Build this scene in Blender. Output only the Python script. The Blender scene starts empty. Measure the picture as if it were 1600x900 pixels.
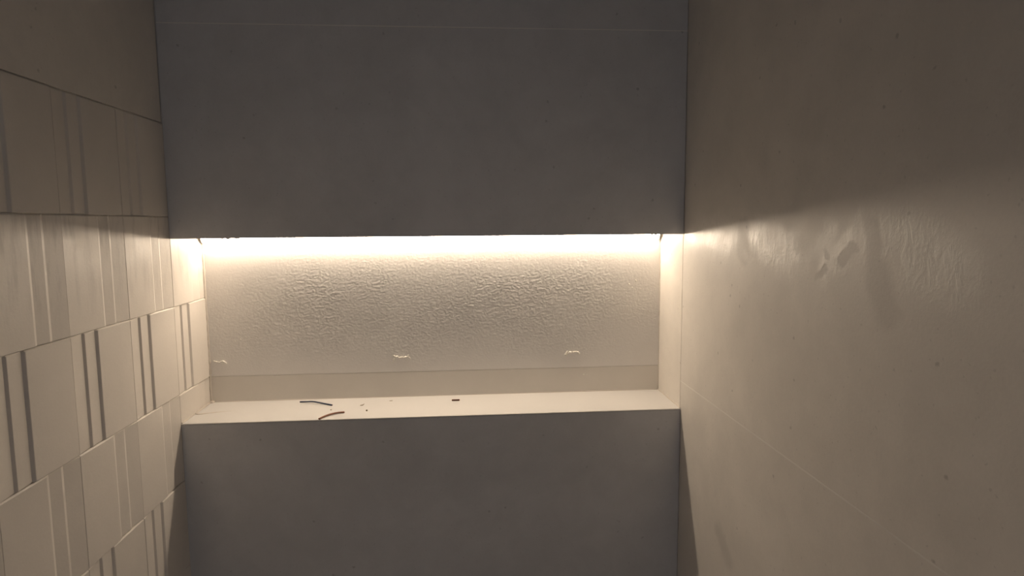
import bpy, bmesh, math, random
from mathutils import Vector, Matrix, noise

scene = bpy.context.scene
COL = scene.collection

# ------------------------------------------------------------------ camera
# World: X to the right, Y into the niche, Z up. The tiled wall faces the
# camera at Y = 0, the side walls stand at X = 0 and X = 1, the underside
# of the lintel is at Z = 0.
cam_data = bpy.data.cameras.new('camera')
cam = bpy.data.objects.new('camera', cam_data)
COL.objects.link(cam)
RIGHT = Vector((0.99694, -0.07774, -0.00780))
FWD = Vector((0.07646, 0.99171, -0.10334)).normalized()
RIGHT = (RIGHT - FWD * RIGHT.dot(FWD)).normalized()
UP = RIGHT.cross(FWD)
cam.matrix_world = Matrix(((RIGHT.x, UP.x, -FWD.x, 0.55651),
                           (RIGHT.y, UP.y, -FWD.y, -1.23662),
                           (RIGHT.z, UP.z, -FWD.z, 0.02531),
                           (0, 0, 0, 1)))
cam_data.sensor_fit = 'HORIZONTAL'
cam_data.sensor_width = 36.0
cam_data.lens = 981.01 / 1600.0 * 36.0
cam_data.clip_start = 0.01
scene.camera = cam

# ------------------------------------------------------------------ light
world = bpy.data.worlds.new('room_ambience')
scene.world = world
world.use_nodes = True
WB = world.node_tree.nodes['Background']
WB.inputs['Color'].default_value = (0.84, 0.88, 1.0, 1)
WB.inputs['Strength'].default_value = 0.175
LED_STRENGTH = 50.0
LED_COLOR = (1.0, 0.815, 0.62)
scene.view_settings.view_transform = 'Standard'
scene.view_settings.look = 'None'
scene.view_settings.gamma = 1.0
scene.view_settings.use_curve_mapping = False
scene.view_settings.exposure = 0.0

# ------------------------------------------------------------------ dimensions
W = 1.0            # width between the side walls
D = 0.15           # niche depth
ZS = -0.3597       # shelf top
ZJ = 0.394         # joint in the upper front wall
ZR = -0.303        # joint in the right wall and in the niche back
ROW0 = 0.2144      # top of the relief tiles
ROW = 0.1722
PITCH = 0.160
FLOOR = -1.45
CEIL = 0.95
REAR = -2.0
rnd = random.Random(7)

# ------------------------------------------------------------------ material helpers
def N(nt, typ, **kw):
    n = nt.nodes.new(typ)
    for k, v in kw.items():
        setattr(n, k, v)
    return n

def math_(nt, op, a, b=None, clamp=False):
    n = N(nt, 'ShaderNodeMath', operation=op, use_clamp=clamp)
    for i, v in enumerate((a, b)):
        if v is None:
            continue
        if hasattr(v, 'links'):
            nt.links.new(v, n.inputs[i])
        else:
            n.inputs[i].default_value = v
    return n.outputs[0]

def ramp(nt, fac, a, b, lo=0.0, hi=1.0, smooth=True):
    n = N(nt, 'ShaderNodeMapRange', interpolation_type='SMOOTHSTEP' if smooth else 'LINEAR')
    nt.links.new(fac, n.inputs[0])
    for i, v in enumerate((a, b, lo, hi)):
        n.inputs[i + 1].default_value = v
    return n.outputs[0]

def noise_(nt, vec, scale, detail=3, rough=0.55, dist=0.0):
    n = N(nt, 'ShaderNodeTexNoise')
    n.inputs['Scale'].default_value = scale
    n.inputs['Detail'].default_value = detail
    n.inputs['Roughness'].default_value = rough
    n.inputs['Distortion'].default_value = dist
    nt.links.new(vec, n.inputs['Vector'])
    return n

def mix_rgb(nt, fac, a, b, mode='MIX'):
    n = N(nt, 'ShaderNodeMix', data_type='RGBA', blend_type=mode)
    ins = [n.inputs[0], n.inputs[6], n.inputs[7]]
    for s, v in zip(ins, (fac, a, b)):
        if hasattr(v, 'links'):
            nt.links.new(v, s)
        elif isinstance(v, (tuple, list)):
            s.default_value = (*v, 1) if len(v) == 3 else v
        else:
            s.default_value = v
    return n.outputs[2]

def vmath(nt, op, a, b=None, scale=None):
    n = N(nt, 'ShaderNodeVectorMath', operation=op)
    for i, v in enumerate((a, b)):
        if v is None:
            continue
        if hasattr(v, 'links'):
            nt.links.new(v, n.inputs[i])
        else:
            n.inputs[i].default_value = v
    if scale is not None:
        if hasattr(scale, 'links'):
            nt.links.new(scale, n.inputs['Scale'])
        else:
            n.inputs['Scale'].default_value = scale
    return n.outputs['Value'] if op in ('DOT_PRODUCT', 'LENGTH', 'DISTANCE') else n.outputs['Vector']

def capsule(nt, p, a, b, r, soft):
    """Mask of a stroke from a to b (world points), 1 inside, fading over soft."""
    a = Vector(a); b = Vector(b); ba = b - a
    pa = vmath(nt, 'SUBTRACT', p, tuple(a))
    h = math_(nt, 'MULTIPLY', vmath(nt, 'DOT_PRODUCT', pa, tuple(ba)), 1.0 / max(ba.dot(ba), 1e-9), clamp=True)
    q = vmath(nt, 'SCALE', tuple(ba), scale=h)
    d = vmath(nt, 'DISTANCE', pa, q)
    return ramp(nt, d, r, r + soft, 1.0, 0.0)

def new_mat(name):
    m = bpy.data.materials.new(name)
    m.use_nodes = True
    nt = m.node_tree
    return m, nt, nt.nodes['Principled BSDF']

def ceramic(name, base, var=0.10, rough=0.5, fine_bump=0.00012, pits=True, random_offset=False, extra=None, spec=0.4):
    """Matt stone-look porcelain: cloudy tone, fine grain, sparse dark pinholes."""
    m, nt, bs = new_mat(name)
    pos = N(nt, 'ShaderNodeNewGeometry').outputs['Position']
    if random_offset:
        oi = N(nt, 'ShaderNodeObjectInfo')
        pos_t = vmath(nt, 'ADD', pos, vmath(nt, 'SCALE', (3.1, 5.7, 2.3), scale=oi.outputs['Random']))
    else:
        pos_t = pos
    c1 = noise_(nt, pos_t, 3.2, 4, 0.6, 0.6).outputs['Fac']
    c2 = noise_(nt, pos_t, 17, 5, 0.62, 0.4).outputs['Fac']
    c3 = noise_(nt, pos_t, 240, 2, 0.6).outputs['Fac']
    f = math_(nt, 'ADD', math_(nt, 'MULTIPLY', c1, 0.55), math_(nt, 'ADD', math_(nt, 'MULTIPLY', c2, 0.33), math_(nt, 'MULTIPLY', c3, 0.12)))
    f = ramp(nt, f, 0.30, 0.70)
    dark = tuple(c * (1 - var) for c in base)
    lite = tuple(min(1, c * (1 + var)) for c in base)
    col = mix_rgb(nt, f, dark, lite)
    if pits:
        v = N(nt, 'ShaderNodeTexVoronoi')
        v.inputs['Scale'].default_value = 24
        warp = vmath(nt, 'SCALE', noise_(nt, pos_t, 180, 2).outputs['Color'], scale=0.006)
        nt.links.new(vmath(nt, 'ADD', pos_t, warp), v.inputs['Vector'])
        pm = ramp(nt, v.outputs['Distance'], 0.03, 0.085, 0.42, 0.0)
        col = mix_rgb(nt, pm, col, tuple(c * 0.35 for c in base))
        v2 = N(nt, 'ShaderNodeTexVoronoi')
        v2.inputs['Scale'].default_value = 70
        nt.links.new(vmath(nt, 'ADD', pos_t, warp), v2.inputs['Vector'])
        pm2 = ramp(nt, v2.outputs['Distance'], 0.05, 0.12, 0.28, 0.0)
        col = mix_rgb(nt, pm2, col, tuple(c * 0.5 for c in base))
    rough_s = math_(nt, 'ADD', ramp(nt, c2, 0.3, 0.7, -0.06, 0.06), rough)
    hgt = math_(nt, 'ADD', math_(nt, 'MULTIPLY', c3, fine_bump), math_(nt, 'MULTIPLY', c2, 0.00025))
    if extra:
        col, rough_s, hgt = extra(nt, pos, col, rough_s, hgt)
    bmp = N(nt, 'ShaderNodeBump')
    bmp.inputs['Distance'].default_value = 1.0
    bmp.inputs['Strength'].default_value = 1.0
    nt.links.new(hgt, bmp.inputs['Height'])
    nt.links.new(bmp.outputs[0], bs.inputs['Normal'])
    nt.links.new(col, bs.inputs['Base Color'])
    nt.links.new(rough_s, bs.inputs['Roughness'])
    bs.inputs['Specular IOR Level'].default_value = spec
    return m

def plain(name, col, rough=0.6, spec=0.3, metal=0.0, var=0.06, scale=60):
    m, nt, bs = new_mat(name)
    pos = N(nt, 'ShaderNodeNewGeometry').outputs['Position']
    f = noise_(nt, pos, scale, 3).outputs['Fac']
    c = mix_rgb(nt, f, tuple(x * (1 - var) for x in col), tuple(min(1, x * (1 + var)) for x in col))
    nt.links.new(c, bs.inputs['Base Color'])
    bs.inputs['Roughness'].default_value = rough
    bs.inputs['Specular IOR Level'].default_value = spec
    bs.inputs['Metallic'].default_value = metal
    return m

BASE = (0.71, 0.67, 0.615)

def right_film(nt, pos, col, rough_s, hgt):
    """Dried grout haze wiped over the right wall: pale film with wiped-off gaps."""
    warp = vmath(nt, 'SCALE', vmath(nt, 'SUBTRACT', noise_(nt, pos, 22, 4, 0.6).outputs['Color'], (0.5, 0.5, 0.5)), scale=0.05)
    p = vmath(nt, 'ADD', pos, warp)
    st = vmath(nt, 'MULTIPLY', pos, (1, 34, 18))
    streak = noise_(nt, st, 1.6, 4, 0.65, 0.7).outputs['Fac']
    X = 1.0
    film = None
    for a, b, r, s in [((-.06, .00), (-.21, -.005), .020, .030), ((-.325, .005), (-.40, -.02), .018, .030),
                       ((-.60, .01), (-.70, -.03), .010, .04), ((-.50, -.04), (-.57, .02), .006, .018)]:
        k = capsule(nt, p, (X, *a), (X, *b), r, s)
        film = k if film is None else math_(nt, 'MAXIMUM', film, k)
    film = math_(nt, 'MULTIPLY', film, ramp(nt, streak, 0.35, 0.65, 0.45, 1.0))
    bare = None
    small = vmath(nt, 'ADD', pos, vmath(nt, 'SCALE', warp, scale=0.62))
    for a, b, r, s in [((-.268, .012), (-.270, -.026), .016, .010), ((-.498, -.010), (-.506, -.022), .003, .004),
                       ((-.480, -.047), (-.500, -.038), .003, .005), ((-.530, -.022), (-.552, -.006), .004, .006),
                       ((-.582, .020), (-.590, -.030), .007, .012), ((-.592, -.03), (-.615, -.07), .010, .02),
                       ((-.205, -.520), (-.250, -.550), .004, .020)]:
        k = capsule(nt, small, (X, *a), (X, *b), r, s)
        bare = k if bare is None else math_(nt, 'MAXIMUM', bare, k)
    film = math_(nt, 'MULTIPLY', film, math_(nt, 'SUBTRACT', 1.0, bare))
    col = mix_rgb(nt, math_(nt, 'MULTIPLY', film, 0.5), col, (0.84, 0.80, 0.74))
    col = mix_rgb(nt, math_(nt, 'MULTIPLY', bare, 0.20), col, (0.27, 0.25, 0.235))
    rough_s = math_(nt, 'ADD', rough_s, math_(nt, 'MULTIPLY', film, -0.10))
    hgt = math_(nt, 'ADD', hgt, math_(nt, 'MULTIPLY', math_(nt, 'MULTIPLY', film, streak), 0.0005))
    return col, rough_s, hgt

def left_film(nt, pos, col, rough_s, hgt):
    """Vertical wipe marks of grout haze on the second row of relief tiles."""
    st = vmath(nt, 'MULTIPLY', pos, (1, 40, 8))
    streak = noise_(nt, st, 1.3, 4, 0.65).outputs['Fac']
    z = N(nt, 'ShaderNodeSeparateXYZ'); nt.links.new(pos, z.inputs[0])
    band = math_(nt, 'MULTIPLY', ramp(nt, z.outputs[2], -0.13, -0.04, 0, 1), ramp(nt, z.outputs[2], 0.03, 0.05, 1, 0))
    k = math_(nt, 'MULTIPLY', band, ramp(nt, streak, 0.45, 0.66))
    col = mix_rgb(nt, math_(nt, 'MULTIPLY', k, 0.30), col, (0.30, 0.275, 0.255))
    return col, rough_s, hgt

M_FRONT = ceramic('front_slab_porcelain', (0.67, 0.665, 0.665), 0.10, 0.55)
M_RIGHT = ceramic('right_slab_porcelain', BASE, 0.09, 0.52, extra=right_film, spec=0.5)
M_RELIEF = ceramic('relief_tile_ceramic', (0.72, 0.675, 0.62), 0.05, 0.5, pits=False, random_offset=True, extra=left_film)
M_UPPER = ceramic('plain_upper_porcelain', BASE, 0.09, 0.5)
M_BACK = ceramic('niche_back_rough_porcelain', (0.83, 0.805, 0.775), 0.04, 0.5, fine_bump=0.0003, pits=False)
M_BACK2 = ceramic('niche_back_smooth_porcelain', (0.76, 0.725, 0.675), 0.04, 0.55, pits=False)
M_SHELF = ceramic('shelf_porcelain', (0.64, 0.625, 0.605), 0.04, 0.5, pits=False)
M_GROUT = plain('cement_grout', (0.70, 0.67, 0.63), 0.85, 0.2)
M_JOINT = plain('pale_joint_grout', (0.78, 0.75, 0.70), 0.8, 0.2, 0.0, 0.14, 9)
M_JOINT2 = plain('pale_front_grout', (0.86, 0.84, 0.80), 0.8, 0.2, 0.0, 0.10, 7)
M_CORE = plain('wall_core_mortar', (0.40, 0.38, 0.35), 0.9, 0.2)
M_SEAL = plain('sealant', (0.60, 0.55, 0.49), 0.45, 0.4)
M_ADH = plain('dried_adhesive', (0.90, 0.87, 0.80), 0.7, 0.3)
M_FLOOR = ceramic('floor_porcelain', (0.50, 0.485, 0.47), 0.1, 0.5)
M_CEIL = plain('ceiling_paint', (0.75, 0.745, 0.74), 0.8, 0.2)
M_ALU = plain('brushed_aluminium', (0.75, 0.75, 0.76), 0.35, 0.5, 1.0)
M_CAP = plain('white_plastic', (0.78, 0.77, 0.75), 0.5)
M_BLUE = plain('blue_wire_sleeve', (0.012, 0.025, 0.07), 0.45, 0.4)
M_BROWN = plain('light_brown_wire_sleeve', (0.23, 0.10, 0.06), 0.4, 0.4)
M_DBROWN = plain('dark_brown_wire_sleeve', (0.09, 0.03, 0.014), 0.45, 0.4)
M_COPPER = plain('copper', (0.75, 0.36, 0.20), 0.35, 0.5, 1.0)
M_CRUMB = plain('crumb_tan', (0.30, 0.24, 0.15), 0.8)
M_CRUMB2 = plain('crumb_brown', (0.12, 0.085, 0.03), 0.8)
M_CRUMB3 = plain('crumb_pale', (0.42, 0.36, 0.28), 0.8)

m, nt, bs = new_mat('led_diffuser_glow')
nt.nodes.remove(bs)
em = N(nt, 'ShaderNodeEmission')
em.inputs['Color'].default_value = (*LED_COLOR, 1)
em.inputs['Strength'].default_value = LED_STRENGTH
nt.links.new(em.outputs[0], nt.nodes['Material Output'].inputs['Surface'])
M_LED = m

# ------------------------------------------------------------------ mesh helpers
def link(name, me, mat, parent=None):
    if mat is not None and not me.materials:
        me.materials.append(mat)
    o = bpy.data.objects.new(name, me)
    COL.objects.link(o)
    if parent is not None:
        o.parent = parent
    return o

def box(name, lo, hi, mat, parent=None, bevel=0.0):
    bm = bmesh.new()
    bmesh.ops.create_cube(bm, size=1.0)
    for v in bm.verts:
        v.co = Vector([lo[i] + (v.co[i] + 0.5) * (hi[i] - lo[i]) for i in range(3)])
    if bevel:
        bmesh.ops.bevel(bm, geom=list(bm.edges), offset=bevel, segments=2, profile=0.5, affect='EDGES')
    me = bpy.data.meshes.new(name)
    bm.to_mesh(me); bm.free()
    return link(name, me, mat, parent)

def boxes(name, lst, mat, parent=None):
    bm = bmesh.new()
    for lo, hi in lst:
        r = bmesh.ops.create_cube(bm, size=1.0)
        for v in r['verts']:
            v.co = Vector([lo[i] + (v.co[i] + 0.5) * (hi[i] - lo[i]) for i in range(3)])
    me = bpy.data.meshes.new(name)
    bm.to_mesh(me); bm.free()
    return link(name, me, mat, parent)

def prism_x(name, prof, x0, x1, mat, parent=None, smooth=False):
    """Extrude a closed (y, z) profile along X."""
    n = len(prof)
    vs = [(x0, y, z) for y, z in prof] + [(x1, y, z) for y, z in prof]
    fs = [tuple(reversed(range(n))), tuple(range(n, 2 * n))]
    fs += [(i, (i + 1) % n, n + (i + 1) % n, n + i) for i in range(n)]
    me = bpy.data.meshes.new(name)
    me.from_pydata(vs, [], fs)
    bm = bmesh.new(); bm.from_mesh(me)
    bmesh.ops.recalc_face_normals(bm, faces=bm.faces)
    bm.to_mesh(me); bm.free()
    return link(name, me, mat, parent)

def tube_bm(bm, pts, radii, seg=10, squash=None):
    """Tube along pts; squash=(axis vector, factor) flattens it."""
    pts = [Vector(p) for p in pts]
    if not isinstance(radii, (list, tuple)):
        radii = [radii] * len(pts)
    rings = []
    ref = Vector((0, 0, 1))
    for i, p in enumerate(pts):
        t = (pts[min(i + 1, len(pts) - 1)] - pts[max(i - 1, 0)]).normalized()
        a = t.cross(ref)
        if a.length < 0.05:
            a = t.cross(Vector((0, 1, 0)))
        a.normalize(); b = t.cross(a)
        ring = []
        for k in range(seg):
            an = 2 * math.pi * k / seg
            off = (a * math.cos(an) + b * math.sin(an)) * radii[i]
            if squash:
                ax, fct = squash
                off = off - ax * off.dot(ax) * (1 - fct)
            ring.append(bm.verts.new(p + off))
        rings.append(ring)
    for r0, r1 in zip(rings, rings[1:]):
        for k in range(seg):
            f = bm.faces.new((r0[k], r0[(k + 1) % seg], r1[(k + 1) % seg], r1[k])); f.smooth = True
    bm.faces.new(rings[0][::-1]); bm.faces.new(rings[-1])

def bm_obj(name, bm, mat, parent=None):
    bmesh.ops.recalc_face_normals(bm, faces=bm.faces)
    me = bpy.data.meshes.new(name)
    bm.to_mesh(me); bm.free()
    return link(name, me, mat, parent)

def smooth_path(pts, n=24):
    pts = [Vector(p) for p in pts]
    P = [pts[0] * 2 - pts[1]] + pts + [pts[-1] * 2 - pts[-2]]
    out = []
    segs = len(pts) - 1
    for i in range(n + 1):
        u = i / n * segs
        k = min(int(u), segs - 1); t = u - k
        a, b, c, d = P[k:k + 4]
        out.append(0.5 * ((2 * b) + (c - a) * t + (2 * a - 5 * b + 4 * c - d) * t * t + (3 * b - a - 3 * c + d) * t ** 3))
    return out

def tag(o, label=None, cat=None, group=None, kind=None):
    if label: o['label'] = label
    if cat: o['category'] = cat
    if group: o['group'] = group
    if kind: o['kind'] = kind
    return o

# ------------------------------------------------------------------ room shell
floor = box('floor', (-0.05, REAR, FLOOR - 0.04), (W + 0.05, 0.21, FLOOR), M_FLOOR)
tag(floor, 'grey tiled shower floor at the foot of the walls', 'floor', kind='structure')
ceiling = box('ceiling', (-0.05, REAR, CEIL), (W + 0.05, 0.21, CEIL + 0.04), M_CEIL)
tag(ceiling, 'pale painted ceiling above the shower walls', 'ceiling', kind='structure')

# --- the wall with the niche: mortar core with slabs as parts
XL = 0.0035        # slabs of this wall start clear of the relief tiles
wall_back = boxes('wall_back', [
    ((-0.0014, 0.010, 0.010), (W + 0.01, 0.21, CEIL)),
    ((-0.0014, D + 0.010, ZS - 0.010), (W + 0.01, 0.21, 0.010)),
    ((-0.0014, 0.010, FLOOR), (W + 0.01, 0.21, ZS - 0.010)),
], M_CORE)
tag(wall_back, 'shaded grey stone-look wall with a long lit niche across it', 'wall', kind='structure')

box('upper_slab', (XL, 0.0, 0.0), (W - 0.0008, 0.010, ZJ - 0.0007), M_FRONT, wall_back, 0.0006)
box('upper_slab', (XL, 0.0, ZJ + 0.0007), (W - 0.0008, 0.010, CEIL), M_FRONT, wall_back, 0.0006)
box('grout_line', (XL, -0.0001, ZJ - 0.0008), (W - 0.0008, 0.0095, ZJ + 0.0008), M_JOINT2, wall_back)
box('niche_ceiling_slab', (XL, 0.0102, 0.0), (W - 0.0008, D, 0.010), M_FRONT, wall_back)
# lower slab and shelf slab meet in a mitre at the front edge
prism_x('lower_slab', [(0.0, FLOOR), (0.010, FLOOR), (0.010, ZS - 0.0125), (0.0004, ZS - 0.0030), (0.0, ZS - 0.0036)],
        XL, W - 0.0008, M_FRONT, wall_back)
prism_x('niche_shelf_slab', [(-0.0002, ZS - 0.0022), (0.0102, ZS - 0.010), (D, ZS - 0.010), (D, ZS), (0.0010, ZS), (-0.0002, ZS - 0.0009)],
        XL, W - 0.0008, M_SHELF, wall_back)
def smoothstep(a, b, v):
    t = min(1.0, max(0.0, (v - a) / (b - a)))
    return t * t * (3 - 2 * t)

def rough_slab(name, x0, x1, z0, z1, y0, y1, mat, parent, step=0.00115):
    """Slab whose face is really wrinkled: strongest over the middle of the niche."""
    nx = int((x1 - x0) / step); nz = int((z1 - z0) / step)
    fr, nn = noise.fractal, noise.noise
    vs, fs = [], []
    for j in range(nz + 1):
        z = z0 + (z1 - z0) * j / nz
        az = (0.30 + 0.70 * smoothstep(-0.30, -0.22, z)) * (1.0 - 0.72 * smoothstep(-0.13, -0.03, z))
        for i in range(nx + 1):
            x = x0 + (x1 - x0) * i / nx
            a = az * (0.35 + 0.65 * smoothstep(0.03, 0.26, x)) * (1.0 - 0.5 * smoothstep(0.74, 0.96, x))
            q = Vector((x, z, 3.7))
            a *= 0.60 + 0.55 * smoothstep(-0.25, 0.30, nn(q * 11))
            w = nn(q * 60) * 0.006
            p = Vector((x + w, z * 1.7 + w, 1.3))
            c = fr(p * 150, 0.6, 2.1, 4)
            r = 0.20 - abs(nn(p * 98 + Vector((9, 4, 2))))       # thin raised creases
            h = 0.00044 * c + 0.0009 * max(0.0, r)
            vs.append((x, y0 - 0.8 * a * h, z))
    m = nx + 1
    for j in range(nz):
        for i in range(nx):
            k = j * m + i
            fs.append((k, k + 1, k + 1 + m, k + m))
    b0 = len(vs)
    vs += [(x0, y1, z0), (x1, y1, z0), (x1, y1, z1), (x0, y1, z1)]
    fs.append((b0, b0 + 3, b0 + 2, b0 + 1))
    fs.append([b0, b0 + 1] + [nx - i for i in range(nx + 1)])
    fs.append([b0 + 2, b0 + 3] + [nz * m + i for i in range(nx + 1)])
    fs.append([b0 + 3, b0] + [j * m for j in range(nz + 1)])
    fs.append([b0 + 1, b0 + 2] + [(nz - j) * m + nx for j in range(nz + 1)])
    me = bpy.data.meshes.new(name)
    me.from_pydata(vs, [], [tuple(f) for f in fs])
    me.polygons.foreach_set('use_smooth', [True] * (nx * nz) + [False] * 5)
    me.update()
    return link(name, me, mat, parent)

bk = rough_slab('niche_back_slab', XL, W - 0.0008, ZR + 0.0008, 0.0, D, D + 0.010, M_BACK, wall_back)
tag(bk, 'rough wrinkled slab at the back of the niche')
box('niche_back_slab', (XL, D, ZS), (W - 0.0008, D + 0.010, ZR - 0.0008), M_BACK2, wall_back, 0.0005)
box('grout_line', (XL, D + 0.0008, ZR - 0.0010), (W - 0.0008, D + 0.009, ZR + 0.0010), M_GROUT, wall_back)
# grout in the vertical corner beside the relief tiles
for z0, z1 in ((0.0, CEIL), (FLOOR, ZS - 0.004)):
    box('corner_grout', (-0.0014, 0.0012, z0), (XL, 0.0095, z1), M_GROUT, wall_back)

# --- right wall
wall_right = box('wall_right', (W + 0.010, REAR, FLOOR), (W + 0.05, 0.21, CEIL), M_CORE)
tag(wall_right, 'large plain beige slab wall to the right of the niche', 'wall', kind='structure')
box('wall_slab', (W, REAR, ZR + 0.0006), (W + 0.010, 0.0040, CEIL), M_RIGHT, wall_right, 0.0005)
box('wall_slab', (W, REAR, FLOOR), (W + 0.010, 0.0040, ZR - 0.0006), M_RIGHT, wall_right, 0.0005)
box('niche_side_slab', (W, 0.0052, ZS - 0.010), (W + 0.010, D + 0.01, 0.0), M_RIGHT, wall_right, 0.0004)
box('grout_line', (W - 0.0002, REAR, ZR - 0.0009), (W + 0.0095, 0.0040, ZR + 0.0009), M_JOINT, wall_right)

# --- left wall: relief tiles in rows, every other row turned round
wall_left = box('wall_left', (-0.05, REAR, FLOOR), (-0.0014, 0.21, CEIL), M_GROUT)
tag(wall_left, 'left wall of beige relief tiles with paired narrow strips', 'wall', kind='structure')
box('upper_slab', (-0.0014, REAR, ROW0 + 0.001), (0.002, -0.0008, CEIL), M_UPPER, wall_left, 0.0006)

def profile_prism(name, prof, h, mat):
    """(y, x) profile closed on the wall plane, height h, as a mesh around z = 0."""
    base = -0.0014
    n = len(prof)
    c = 0.0018                                  # small chamfer at the tile's top and bottom edge
    vs = []
    for z, dx in ((-h / 2, -c * 0.5), (-h / 2 + c * 0.5, 0), (h / 2 - c, 0), (h / 2, -c)):
        vs += [(max(x + dx, base + 0.0002), y, z) for y, x in prof]
    bl = len(vs)
    vs += [(base, prof[0][0], -h / 2), (base, prof[-1][0], -h / 2), (base, prof[0][0], h / 2), (base, prof[-1][0], h / 2)]
    fs = []
    for r in range(3):
        for i in range(n - 1):
            a = r * n + i
            fs.append((a, a + 1, a + 1 + n, a + n))
    fs.append([bl, bl + 1] + [n - 1 - i for i in range(n)])
    fs.append([bl + 3, bl + 2] + [3 * n + i for i in range(n)])
    fs.append([bl, 0, n, 2 * n, 3 * n, bl + 2])
    fs.append([bl + 3, 3 * n + n - 1, 2 * n + n - 1, n + n - 1, n - 1, bl + 1])
    me = bpy.data.meshes.new(name)
    me.from_pydata(vs, [], [tuple(f) for f in fs])
    bm = bmesh.new(); bm.from_mesh(me)
    bmesh.ops.recalc_face_normals(bm, faces=bm.faces)
    bm.to_mesh(me); bm.free()
    me.materials.append(mat)
    return me

HI, G = 0.0034, 0.0002
# profile along the wall for a tile whose strips lie on the near side of its plate
def tile_meshes(flip):
    run = 0.0082 if flip else 0.0030
    sl = [(G, HI - 0.0006), (G + 0.0006, HI), (0.0325, -0.0008)]
    mid = [(0.0325, -0.0008), (0.0325 + run, 0.0019), (0.0332 + run, 0.0021), (0.0640, -0.0002)]
    plate = [(0.0640, -0.0002), (0.0640 + run, 0.0030), (0.0650 + run, HI), (PITCH - G - 0.0006, HI), (PITCH - G, HI - 0.0006)]
    out = []
    for nm, pr in (('relief_tile', plate), ('strip', mid), ('strip', sl)):
        if flip:
            pr = [(PITCH - y, x) for y, x in reversed(pr)]
        out.append(profile_prism(nm, pr, ROW - 0.0007, M_RELIEF))
    return out

SETS = {False: tile_meshes(False), True: tile_meshes(True)}
for r in range(10):
    zc = ROW0 - ROW * (r + 0.5)
    if zc - ROW / 2 < FLOOR:
        break
    for k in range(-8, 1):
        y0 = 0.0008 + PITCH * k
        if k == 0 and (zc - ROW / 2 > 0.01 or zc + ROW / 2 < ZS):
            continue                                # hidden inside the wall beyond the niche
        plate, mid, slope = SETS[r % 2 == 1]
        t = bpy.data.objects.new('relief_tile', plate)
        COL.objects.link(t)
        t.parent = wall_left
        t.location = (rnd.uniform(-0.0004, 0.0004), y0, zc)
        for me in (mid, slope):
            s = bpy.data.objects.new('strip', me)
            COL.objects.link(s)
            s.parent = t

# ------------------------------------------------------------------ LED strip under the niche ceiling
led = bpy.data.objects.new('led_strip_light', None)
led.location = (0.5, 0.135, 0.0)
led.empty_display_size = 0.05
COL.objects.link(led)
tag(led, 'glowing white LED strip along the top back edge of the niche', 'light')
def at_led(o):
    o.parent = led
    o.matrix_parent_inverse = Matrix.Translation((-0.5, -0.135, 0.0))
    return o
# quarter-round corner profile: back leg on the back slab, top leg on the niche ceiling
YB, RQ = D - 0.0006, 0.0135
at_led(boxes('aluminium_profile', [((0.006, YB - RQ - 0.0012, -0.0012), (0.993, YB, -0.0002)),
                                   ((0.006, YB - 0.0012, -0.0010 - RQ), (0.993, YB, -0.0012)),
                                   ((0.006, YB - RQ - 0.0012, -0.0026), (0.993, YB - RQ, -0.0012))], M_ALU))
y1, z1 = YB - 0.0013, -0.0013
prof = [(y1, z1)]
for i in range(5):
    u = i / 4
    bow = 0.0016 * math.sin(math.pi * u)
    prof.append((y1 - (RQ - 0.0012) * (1 - u) - bow, z1 - RQ * u - bow * 0.6))
at_led(prism_x('diffuser', prof, 0.006, 0.993, M_LED))
for x0, x1 in ((0.0042, 0.0060), (0.9930, 0.9950)):
    cap = [(YB, -0.0002), (YB - RQ - 0.0008, -0.0002)] + [(y1 - (RQ + 0.0002) * (1 - i / 4) - 0.002 * math.sin(math.pi * i / 4), z1 - (RQ + 0.0004) * i / 4 - 0.0012 * math.sin(math.pi * i / 4)) for i in range(5)] + [(YB, z1 - RQ - 0.0006)]
    at_led(prism_x('end_cap', cap, x0, x1, M_CAP))

# ------------------------------------------------------------------ sealant and marks of the building work (parts of the walls)
def bead(name, pts, r, jit, mat, parent, n=40, seg=8):
    path = smooth_path(pts, n)
    bm = bmesh.new()
    rad = [r * (1 + jit * noise.noise(Vector((i * 0.45, r * 900, len(pts))))) for i in range(len(path))]
    tube_bm(bm, path, rad, seg)
    return bm_obj(name, bm, mat, parent)

bead('sealant_bead', [(0.002, 0.002, ZS - 0.0005), (0.002, 0.07, ZS), (0.002, 0.148, ZS)], 0.0030, 0.35, M_SEAL, wall_back)
bead('sealant_bead', [(0.002, D, ZS), (0.0025, D, -0.25), (0.002, D, -0.14), (0.002, D, -0.008)], 0.0034, 0.6, M_SEAL, wall_back, 60)
bead('sealant_bead', [(W, 0.002, ZS - 0.0004), (W, 0.07, ZS), (W, 0.148, ZS)], 0.0018, 0.25, M_SEAL, wall_back)
bead('sealant_bead', [(W, D, ZS), (W, D, -0.18), (W, D, -0.008)], 0.0016, 0.5, M_SEAL, wall_back, 60)
bead('sealant_bead', [(0.004, D, ZS), (0.5, D + 0.0006, ZS), (W - 0.003, D, ZS)], 0.0014, 0.4, M_SEAL, wall_back, 60)
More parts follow.
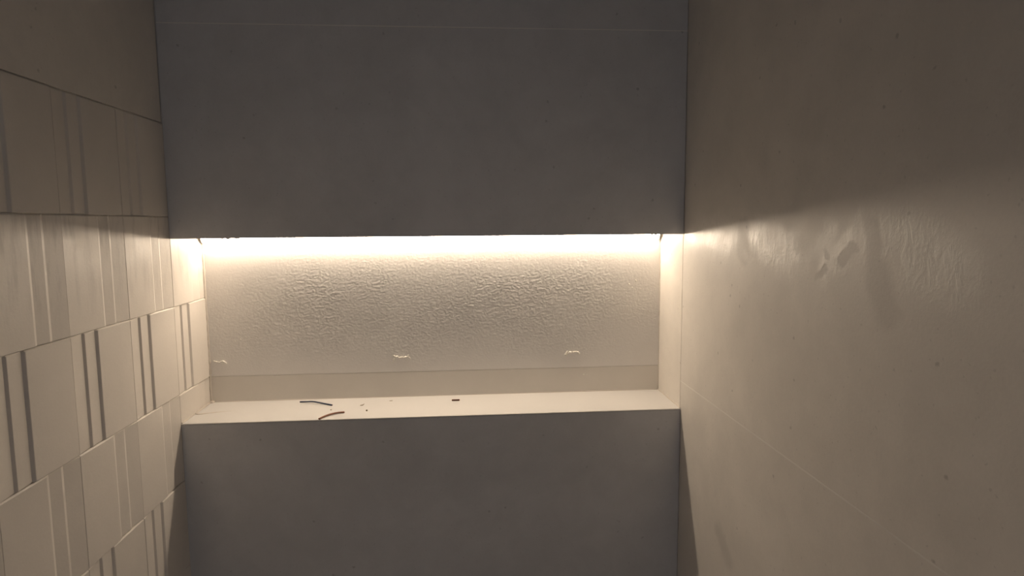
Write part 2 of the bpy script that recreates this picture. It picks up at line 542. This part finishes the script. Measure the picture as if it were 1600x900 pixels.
# lump in the back left corner and the smeared tail across the shelf
bm = bmesh.new()
bmesh.ops.create_icosphere(bm, subdivisions=3, radius=1.0)
for v in bm.verts:
    k = 1 + 0.25 * noise.noise(v.co * 1.7)
    v.co = Vector((0.006 + v.co.x * 0.006 * k, 0.145 + v.co.y * 0.006 * k, ZS + v.co.z * 0.005 * k))
for f in bm.faces: f.smooth = True
bm_obj('sealant_lump', bm, M_SEAL, wall_back)
bm = bmesh.new()
path = smooth_path([(0.0035, 0.064, ZS + 0.0012), (0.014, 0.062, ZS + 0.0002), (0.030, 0.068, ZS - 0.0001), (0.055, 0.075, ZS - 0.0003), (0.086, 0.0817, ZS - 0.0006)], 30)
tube_bm(bm, path, [0.0036 * (1 - i / 33) ** 0.6 for i in range(31)], 8, (Vector((0, 0, 1)), 0.45))
bm_obj('sealant_smear', bm, M_SEAL, wall_back)

def smear(strokes, seed):
    """Crusty ridges of adhesive left on the back slab."""
    r_ = random.Random(seed)
    bm = bmesh.new()
    for pts, rad in strokes:
        path = smooth_path([(x, D - 0.0010, z) for x, z in pts], 14)
        path = [p + Vector((r_.uniform(-.0006, .0006), 0, r_.uniform(-.0006, .0006))) for p in path]
        radii = [rad * 1.35 * r_.uniform(0.6, 1.2) * (0.6 + 0.4 * math.sin(math.pi * min(1, (i + 1) / 15))) for i in range(len(path))]
        tube_bm(bm, path, radii, 6)
    return bm_obj('adhesive_smear', bm, M_ADH, wall_back)

smear([([(0.397, -.2815), (0.3985, -.276), (0.4008, -.271)], 0.0011), ([(0.3985, -.2655), (0.4005, -.267), (0.4035, -.2685), (0.4065, -.2662)], 0.0015),
       ([(0.4065, -.2672), (0.4085, -.2695), (0.412, -.2712), (0.4155, -.2695), (0.419, -.2700)], 0.0016),
       ([(0.4185, -.2702), (0.4225, -.2698), (0.427, -.2690), (0.4325, -.2705), (0.4355, -.2735)], 0.0013), ([(0.4290, -.2690), (0.4322, -.2668), (0.4300, -.2655)], 0.0010)], 1)
smear([([(0.7845, -.2755), (0.786, -.270), (0.7885, -.2642)], 0.0014), ([(0.7815, -.2722), (0.784, -.2725)], 0.0010), ([(0.7895, -.2690), (0.794, -.2680), (0.800, -.2662)], 0.0016),
       ([(0.8005, -.2682), (0.8045, -.2665), (0.807, -.2675)], 0.0015), ([(0.807, -.2668), (0.811, -.2675), (0.815, -.2690)], 0.0014), ([(0.812, -.2722), (0.8165, -.2728)], 0.0008)], 2)
smear([([(0.0125, -.268), (0.0165, -.2695), (0.0225, -.2715), (0.0255, -.2710)], 0.0011), ([(0.0265, -.2700), (0.0310, -.2698), (0.0360, -.2715), (0.0395, -.2745)], 0.0014)], 3)
# small dots of adhesive on the back slabs
def dot(x, z, r, sq=0.5):
    bm = bmesh.new()
    bmesh.ops.create_icosphere(bm, subdivisions=2, radius=1.0)
    for v in bm.verts:
        k = 1 + 0.3 * noise.noise(v.co * 2 + Vector((x * 40, z * 40, 0)))
        v.co = Vector((x + v.co.x * r * k, D + v.co.y * r * sq * k, z + v.co.z * r * k))
    return bm_obj('adhesive_speck', bm, M_ADH, wall_back)
for x, z, r in ((0.8258, -.3198, .0016), (0.8962, -.243, .0014), (0.833, -.3205, .0010), (0.071, -.222, .0013), (0.060, -.226, .0010), (0.929, -.115, .0016),
                (0.944, -.107, .0018), (0.936, -.122, .0012), (0.955, -.125, .0012), (0.245, -.247, .0011), (0.268, -.246, .0012)):
    dot(x, z, r)
# mortar crumbs stuck under the front edge of the lintel
for x, r, dz in ((0.0985, .0016, 0.0), (0.109, .0022, 0.0002), (0.1105, .0018, 0.0), (0.1245, .0018, 0.0004), (0.128, .0016, 0.0004), (0.935, .0014, 0.0002), (0.9425, .0016, 0.0)):
    bm = bmesh.new()
    bmesh.ops.create_icosphere(bm, subdivisions=2, radius=1.0)
    for v in bm.verts:
        k = 1 + 0.35 * noise.noise(v.co * 2 + Vector((x * 90, 0, 0)))
        v.co = Vector((x + v.co.x * r * 1.6 * k, 0.0028 + v.co.y * r * k, dz + v.co.z * r * k))
    bm_obj('mortar_crumb', bm, M_CORE, wall_back)

# ------------------------------------------------------------------ offcuts and crumbs on the shelf
def wire(name, pts, r, sleeve, label, cat='wire', core=0.0011, group='wire offcuts on the niche shelf'):
    c = sum((Vector(p) for p in pts), Vector()) / len(pts)
    e = bpy.data.objects.new(name, None)
    e.location = (c.x, c.y, ZS)
    e.empty_display_size = 0.01
    COL.objects.link(e)
    path = smooth_path(pts, 22)
    bm = bmesh.new(); tube_bm(bm, path, r, 12)
    s = bm_obj('insulation', bm, sleeve, e)
    s.matrix_parent_inverse = Matrix.Translation(-e.location)
    for a, b in ((path[0], path[1]), (path[-1], path[-2])):
        d = (a - b).normalized()
        bm = bmesh.new(); tube_bm(bm, [a - d * 0.001, a + d * 0.0004], core, 8)
        k = bm_obj('copper_core', bm, M_COPPER, e)
        k.matrix_parent_inverse = Matrix.Translation(-e.location)
    tag(e, label, cat, group)
    return e

R_ = 0.0015
wire('wire_offcut', [(0.198, 0.1267, ZS + R_), (0.2135, 0.121, ZS + 0.0030), (0.2290, 0.1165, ZS + 0.0040), (0.2515, 0.1065, ZS + 0.0024), (0.2728, 0.0947, ZS + R_)], R_, M_BLUE,
     'dark blue curved wire offcut near the back of the niche shelf', core=0.0006)
R_ = 0.0018
wire('wire_offcut', [(0.2665, -0.0005, ZS + R_), (0.2735, 0.0140, ZS + R_ + 0.0002), (0.2818, 0.0248, ZS + R_ + 0.0006), (0.2952, 0.0345, ZS + R_ + 0.0008), (0.3084, 0.0400, ZS + R_)], R_, M_BROWN,
     'light brown curved wire offcut lying on the front edge of the shelf', core=0.0007)
wire('wire_offcut', [(0.5266, 0.1043, ZS + R_), (0.535, 0.1046, ZS + R_), (0.5433, 0.105, ZS + R_)], R_, M_DBROWN,
     'short straight dark brown wire offcut alone near the middle of the shelf', core=0.0007)

def crumb(name, x, y, sx, sy, sz, rot, mat, label, curl=0.0, seed=0):
    bm = bmesh.new()
    bmesh.ops.create_icosphere(bm, subdivisions=2, radius=1.0)
    for v in bm.verts:
        k = 1 + 0.3 * noise.noise(v.co * 1.8 + Vector((seed * 7.3, 0, 0)))
        v.co = Vector((v.co.x * sx * k, v.co.y * sy * k, (v.co.z * sz * k) + curl * max(0, v.co.x) ** 2))
    lo = min(v.co.z for v in bm.verts)
    for v in bm.verts: v.co.z -= lo
    o = bm_obj(name, bm, mat)
    o.location = (x, y, ZS)
    o.rotation_euler = (0, 0, rot)
    tag(o, label, 'debris', 'crumbs on the niche shelf')
    return o
crumb('sleeve_shaving', 0.3365, 0.0900, 0.0044, 0.0012, 0.0008, 0.25, M_CRUMB, 'thin curled tan shaving right of the two long wires', 0.003, 1)
crumb('mortar_crumb', 0.3523, 0.0479, 0.0019, 0.0020, 0.0016, 0.0, M_CRUMB2, 'small round brown crumb right of the light brown wire', 0, 2)
crumb('plaster_chip', 0.3941, 0.1185, 0.0042, 0.0010, 0.0006, 0.1, M_CRUMB3, 'thin pale chip close to the back slab, left of the short wire', 0, 3)
crumb('plaster_chip', 0.2767, 0.0625, 0.0020, 0.0012, 0.0008, 0.2, M_CRUMB3, 'tiny pale chip between the blue wire and the light brown wire', 0, 4)
